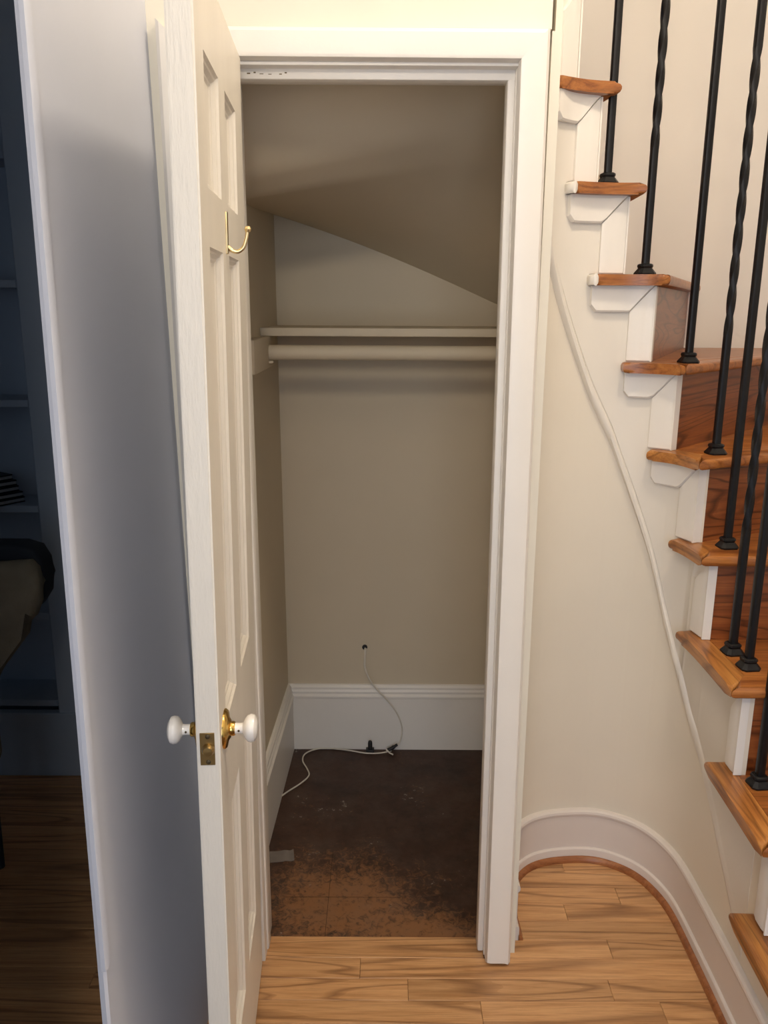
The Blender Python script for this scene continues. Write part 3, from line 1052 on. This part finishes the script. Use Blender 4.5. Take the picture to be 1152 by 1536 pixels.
# mitred bracket and upright riser trim under each tread end
TW, BH = .060, .060
for n in range(1, 11):
    rs = RS[n]
    if rs is None: continue
    zt = TZ[n] - TT
    zb = TZ[n - 1] if n > 1 else .12
    o0, o1 = .006, (.019 if n >= 4 else .016)
    # upright trim: from rs-TW to rs
    bm = bmesh.new()
    def quad_prism(pts, oo):
        """pts: (s,z) outline, split along s into slices"""
        s_min, s_max = min(p[0] for p in pts), max(p[0] for p in pts)
        K = max(2, int((s_max - s_min) / .012))
        def zrange(s):
            zs_ = []
            m_ = len(pts)
            for i in range(m_):
                (sa, za), (sb, zb_) = pts[i], pts[(i + 1) % m_]
                if abs(sa - sb) < 1e-9:
                    if abs(s - sa) < 1e-6: zs_ += [za, zb_]
                elif min(sa, sb) - 1e-9 <= s <= max(sa, sb) + 1e-9:
                    zs_.append(za + (zb_ - za) * (s - sa) / (sb - sa))
            return min(zs_), max(zs_)
        rows = []
        for i in range(K + 1):
            s = s_min + (s_max - s_min) * i / K
            lo, hi = zrange(s)
            ed = .003 if i in (0, K) else 0
            pr = [(0, lo), (oo - .004 - ed, lo), (oo - ed, lo + min(.004, (hi - lo) * .4)), (oo - ed, hi), (0, hi)]
            rows.append([bm.verts.new((W.off(s, -q).x, W.off(s, -q).y, z)) for q, z in pr])
        for a, b in zip(rows, rows[1:]):
            for j in range(5):
                bm.faces.new((a[j], b[j], b[(j + 1) % 5], a[(j + 1) % 5]))
        bm.faces.new(rows[0]); bm.faces.new(rows[-1][::-1])
    tw = TW if n >= 4 else .05
    quad_prism([(rs - tw, zb), (rs, zb), (rs, zt), (rs - tw, zt - BH)], o1)
    spart('riser_trim', bm, TRIM, RISERS[n], angle=35)
    # white end cap in front of the riser
    bm = bmesh.new()
    dd = riser_line(n)[1]
    a0 = W.off(rs, -o1)
    fw = Vector((dd.y, -dd.x))
    capw = .001 if n <= 4 else .008
    poly = [a0, a0 + dd * (capw + o1), a0 + dd * (capw + o1) + fw * .0035, a0 + fw * .0035]
    add_prism(bm, [tuple(q) for q in poly], zb + .0005, zt - .001, .001, 1)
    spart('riser_end', bm, TRIM, RISERS[n], smooth=False)
    if n >= 4:
        bm = bmesh.new()
        sl = max(W.near(*EE.off(SL[n], .04)) + .010, .24)
        r_ = .014
        if n == 10: sl = max(sl, .30)
        pts = [(sl, zt), (sl, zt - BH + r_), (sl + r_ * .3, zt - BH + r_ * .3), (sl + r_, zt - BH), (rs - tw - .001, zt - BH), (rs - .002, zt)]
        if rs - tw - sl > .025:
            quad_prism(pts, o1 + .004 if n > 4 else .008)
            spart('bracket', bm, TRIM, angle=35)

# niche baseboard, its moulded ledge and the wooden shoe
sA, sB = W.near(.318, 1.69), W.L - .05
K = 90
run = [W.at(sA + (sB - sA) * i / K) for i in range(K + 1)]
run2 = [tuple(p) for p in run]
prof = [(-.001, -.01), (.016, -.01), (.0165, .034), (.0160, .0365), (.0140, .0385), (.0095, .0395), (.0095, .136), (.0135, .140), (.0150, .146), (.0135, .152), (.009, .1555), (-.001, .157)]
profile_run('baseboard_curved', run2, prof, paint('niche_base_paint', (0.72, 0.66, 0.61), 0.4, 0.2, 50), kind='structure', angle=28, label='painted baseboard curving around the niche foot', cat='baseboard')
prof = [(.015, -.004), (.0275, -.004), (.0270, .006), (.0235, .0125), (.0185, .0155), (.015, .016)]
profile_run('trim_2', run2, prof, SHOE, kind='structure', angle=40, label='stained wooden shoe moulding along the curved baseboard', cat='shoe moulding')

# ------------------------------------------------------------------ iron balusters
def bar(bm, z0, z1, tw0, tw1, turns, half=.0070, steps=90):
    rings = []
    zsb = [z0] + [tw0 + (tw1 - tw0) * i / steps for i in range(steps + 1)] + [z1]
    for z in zsb:
        k = max(0, min(1, (z - tw0) / (tw1 - tw0))) if turns else 0
        a = math.radians(6) + k * turns * 2 * math.pi
        ring = []
        for q in range(4):
            for e in (-.06, .06):
                t = a + math.pi / 4 + q * math.pi / 2 + e
                r = half * 1.41
                ring.append(bm.verts.new((r * math.cos(t), r * math.sin(t), z)))
        rings.append(ring)
    for a, b in zip(rings, rings[1:]):
        for k in range(8):
            bm.faces.new((a[k], a[(k + 1) % 8], b[(k + 1) % 8], b[k]))
    bm.faces.new(rings[0][::-1]); bm.faces.new(rings[-1])
def shoe_bm():
    bm = bmesh.new()
    rings = []
    for z, h in ((0, .0185), (.004, .0190), (.008, .0165), (.015, .0120), (.019, .0135), (.023, .0130), (.025, .0105)):
        ring = []
        for q in range(4):
            for e in (-.2, .2):
                t = math.radians(6) + math.pi / 4 + q * math.pi / 2 + e
                ring.append(bm.verts.new((h * 1.36 * math.cos(t), h * 1.36 * math.sin(t), z)))
        rings.append(ring)
    for a, b in zip(rings, rings[1:]):
        for k in range(8):
            bm.faces.new((a[k], a[(k + 1) % 8], b[(k + 1) % 8], b[k]))
    bm.faces.new(rings[0][::-1]); bm.faces.new(rings[-1])
    return bm
proto = {}
def baluster(x, y, z, twisted, label):
    o = empty('baluster', (x, y, z), label, 'baluster', 'black iron balusters of the stair')
    if twisted not in proto:
        bm = bmesh.new()
        bar(bm, .002, 1.0, .27, .86, 2.25 if twisted else 0)
        b1 = finish('bar', bm, IRON, o, angle=50)
        s1 = finish('base_shoe', shoe_bm(), IRON, o, angle=25)
        proto[twisted] = (b1, s1)
    else:
        for src in proto[twisted]:
            c = src.copy()
            COL.objects.link(c)
            c.parent = o
    return o
BAL = [(.503, 1.990, 8, 0, 'plain black iron baluster, leftmost, standing on the highest full tread'),
       (.603, 1.985, 7, 1, 'twisted black iron baluster, second from the left'),
       (.716, 1.965, 6, 0, 'plain black iron baluster, third from the left, by the plum-brown riser'),
       (.775, 1.897, 5, 1, 'twisted black iron baluster with its foot beside the swirly grained riser'),
       (.792, 1.819, 4, 0, 'plain black iron baluster, only one on the fourth tread up from the frame bottom'),
       (.778, 1.700, 3, 1, 'black iron baluster at the back of the tread with two'),
       (.780, 1.622, 3, 0, 'black iron baluster at the front of the tread with two'),
       (.781, 1.517, 2, 0, 'lowest black iron baluster, by the right edge of the photo')]
for x, y, n, tw, lb in BAL:
    baluster(x, y, TZ[n] - .0005, tw, lb)

# ------------------------------------------------------------------ dark room: bookcase, books, chair
bc = empty('bookcase', (-1.2, 2.43, 0), 'built-in painted bookcase in the dark room at left', 'bookcase')
def bpart(name, bm, mat=DARKR, **kw):
    o = finish(name, bm, mat, **kw)
    o.parent = bc
    o.matrix_parent_inverse = Matrix.Translation((1.2, -2.43, 0))
    return o
YB = 2.43
bpart('back_panel', box((-2.0, 2.585, 0), (-.66, 2.598, 2.4)), smooth=False)
bpart('side_panel', box((-1.055, YB, .0), (-.66, 2.585, 2.4), .003, 1), smooth=False)
bpart('side_panel', box((-2.0, YB, .0), (-1.94, 2.585, 2.4), .003, 1), smooth=False)
bpart('stile', box((-1.045, YB - .022, .21), (-.66, YB - .0005, 2.4), .003, 1), smooth=False)
bpart('base_board', box((-2.0, YB - .03, .0), (-.66, YB - .0005, .225), .003, 1), smooth=False)
for z in (.257, .556, .905, 1.227, 1.569, 1.913, 2.25):
    bpart('shelf', box((-1.94, YB, z - .022), (-1.0555, 2.585, z), .002, 1), smooth=False)
# small pile of thin books lying on the shelf
for i, (dz, dx, dy, rot) in enumerate(((.0, .0, .0, 54), (.0172, -.002, -.004, 52), (.0344, -.016, .002, 55), (.0516, -.022, .004, 50), (.0688, -.034, .006, 56))):
    lab = ['lowest thin black book in the pile on the dark bookcase shelf', 'second lowest thin black book in the shelf pile', 'middle thin black book in the shelf pile', 'second highest thin black book in the shelf pile', 'topmost thin black book in the shelf pile'][i]
    bk_ = empty('book', (-1.117 + dx, 2.485 + dy, .9055 + dz), lab, 'book', 'thin black books on the bookcase shelf')
    bk_.rotation_euler = (0, 0, math.radians(rot))
    finish('cover', box((-.15, 0, 0), (0, .10, .0040), .0008, 1), BOOKC, bk_, smooth=False)
    finish('cover', box((-.15, 0, .0130), (0, .10, .0170), .0008, 1), BOOKC, bk_, smooth=False)
    finish('pages', box((-.149, .002, .0041), (-.002, .098, .0129)), PAGES, bk_, smooth=False)

# armchair back: beige front with a dark shell, seen past the wall edge
ch = empty('armchair', (-1.15, 1.95, 0), 'beige and dark upholstered chair in the dark room at left', 'chair')
def chpart(name, bm, mat, **kw):
    o = finish(name, bm, mat, **kw)
    o.parent = ch
    o.matrix_parent_inverse = Matrix.Translation((1.15, -1.95, 0))
    return o
def rounded(lo, hi, r, seg=5):
    return box(lo, hi, r, seg)
def yprism(outline, y0, y1, bev, seg=3):
    bm = bmesh.new()
    lo = [bm.verts.new((x, y0, z)) for x, z in outline]
    hi = [bm.verts.new((x, y1, z)) for x, z in outline]
    n = len(outline)
    fs = [bm.faces.new(lo), bm.faces.new(hi[::-1])]
    for i in range(n):
        bm.faces.new((lo[i], hi[i], hi[(i + 1) % n], lo[(i + 1) % n]))
    es = set(fs[0].edges) | set(fs[1].edges)
    bmesh.ops.bevel(bm, geom=list(es), offset=bev, segments=seg, affect='EDGES', profile=.5)
    return bm
shell = [(-1.46, .46), (-1.06, .46), (-1.0, .60), (-.945, .705), (-.88, .752), (-.858, .785), (-.853, .83), (-.855, .875), (-.872, .908), (-.91, .92), (-1.46, .92)]
chpart('back_shell', yprism(shell, 1.955, 2.03, .012), DARKUP, angle=50)
cush = [(-1.45, .46), (-1.035, .46), (-.972, .60), (-.918, .705), (-.866, .748), (-.850, .785), (-.848, .83), (-.850, .872), (-.868, .892), (-.98, .882), (-1.45, .872)]
chpart('back_cushion', yprism(cush, 1.90, 1.9545, .022, 4), BEIGE, angle=50)
chpart('seat', rounded((-1.46, 1.52, .33), (-1.00, 1.96, .459), .03, 4), BEIGE, angle=50)
for x, y in ((-1.43, 1.56), (-1.05, 1.56), (-1.43, 1.95), (-1.05, 1.95)):
    bm = bmesh.new()
    add_lathe(bm, [(0, .012), (.331, .018)], (x, y, 0), 'Z', 12)
    chpart('leg', bm, DARKUP)
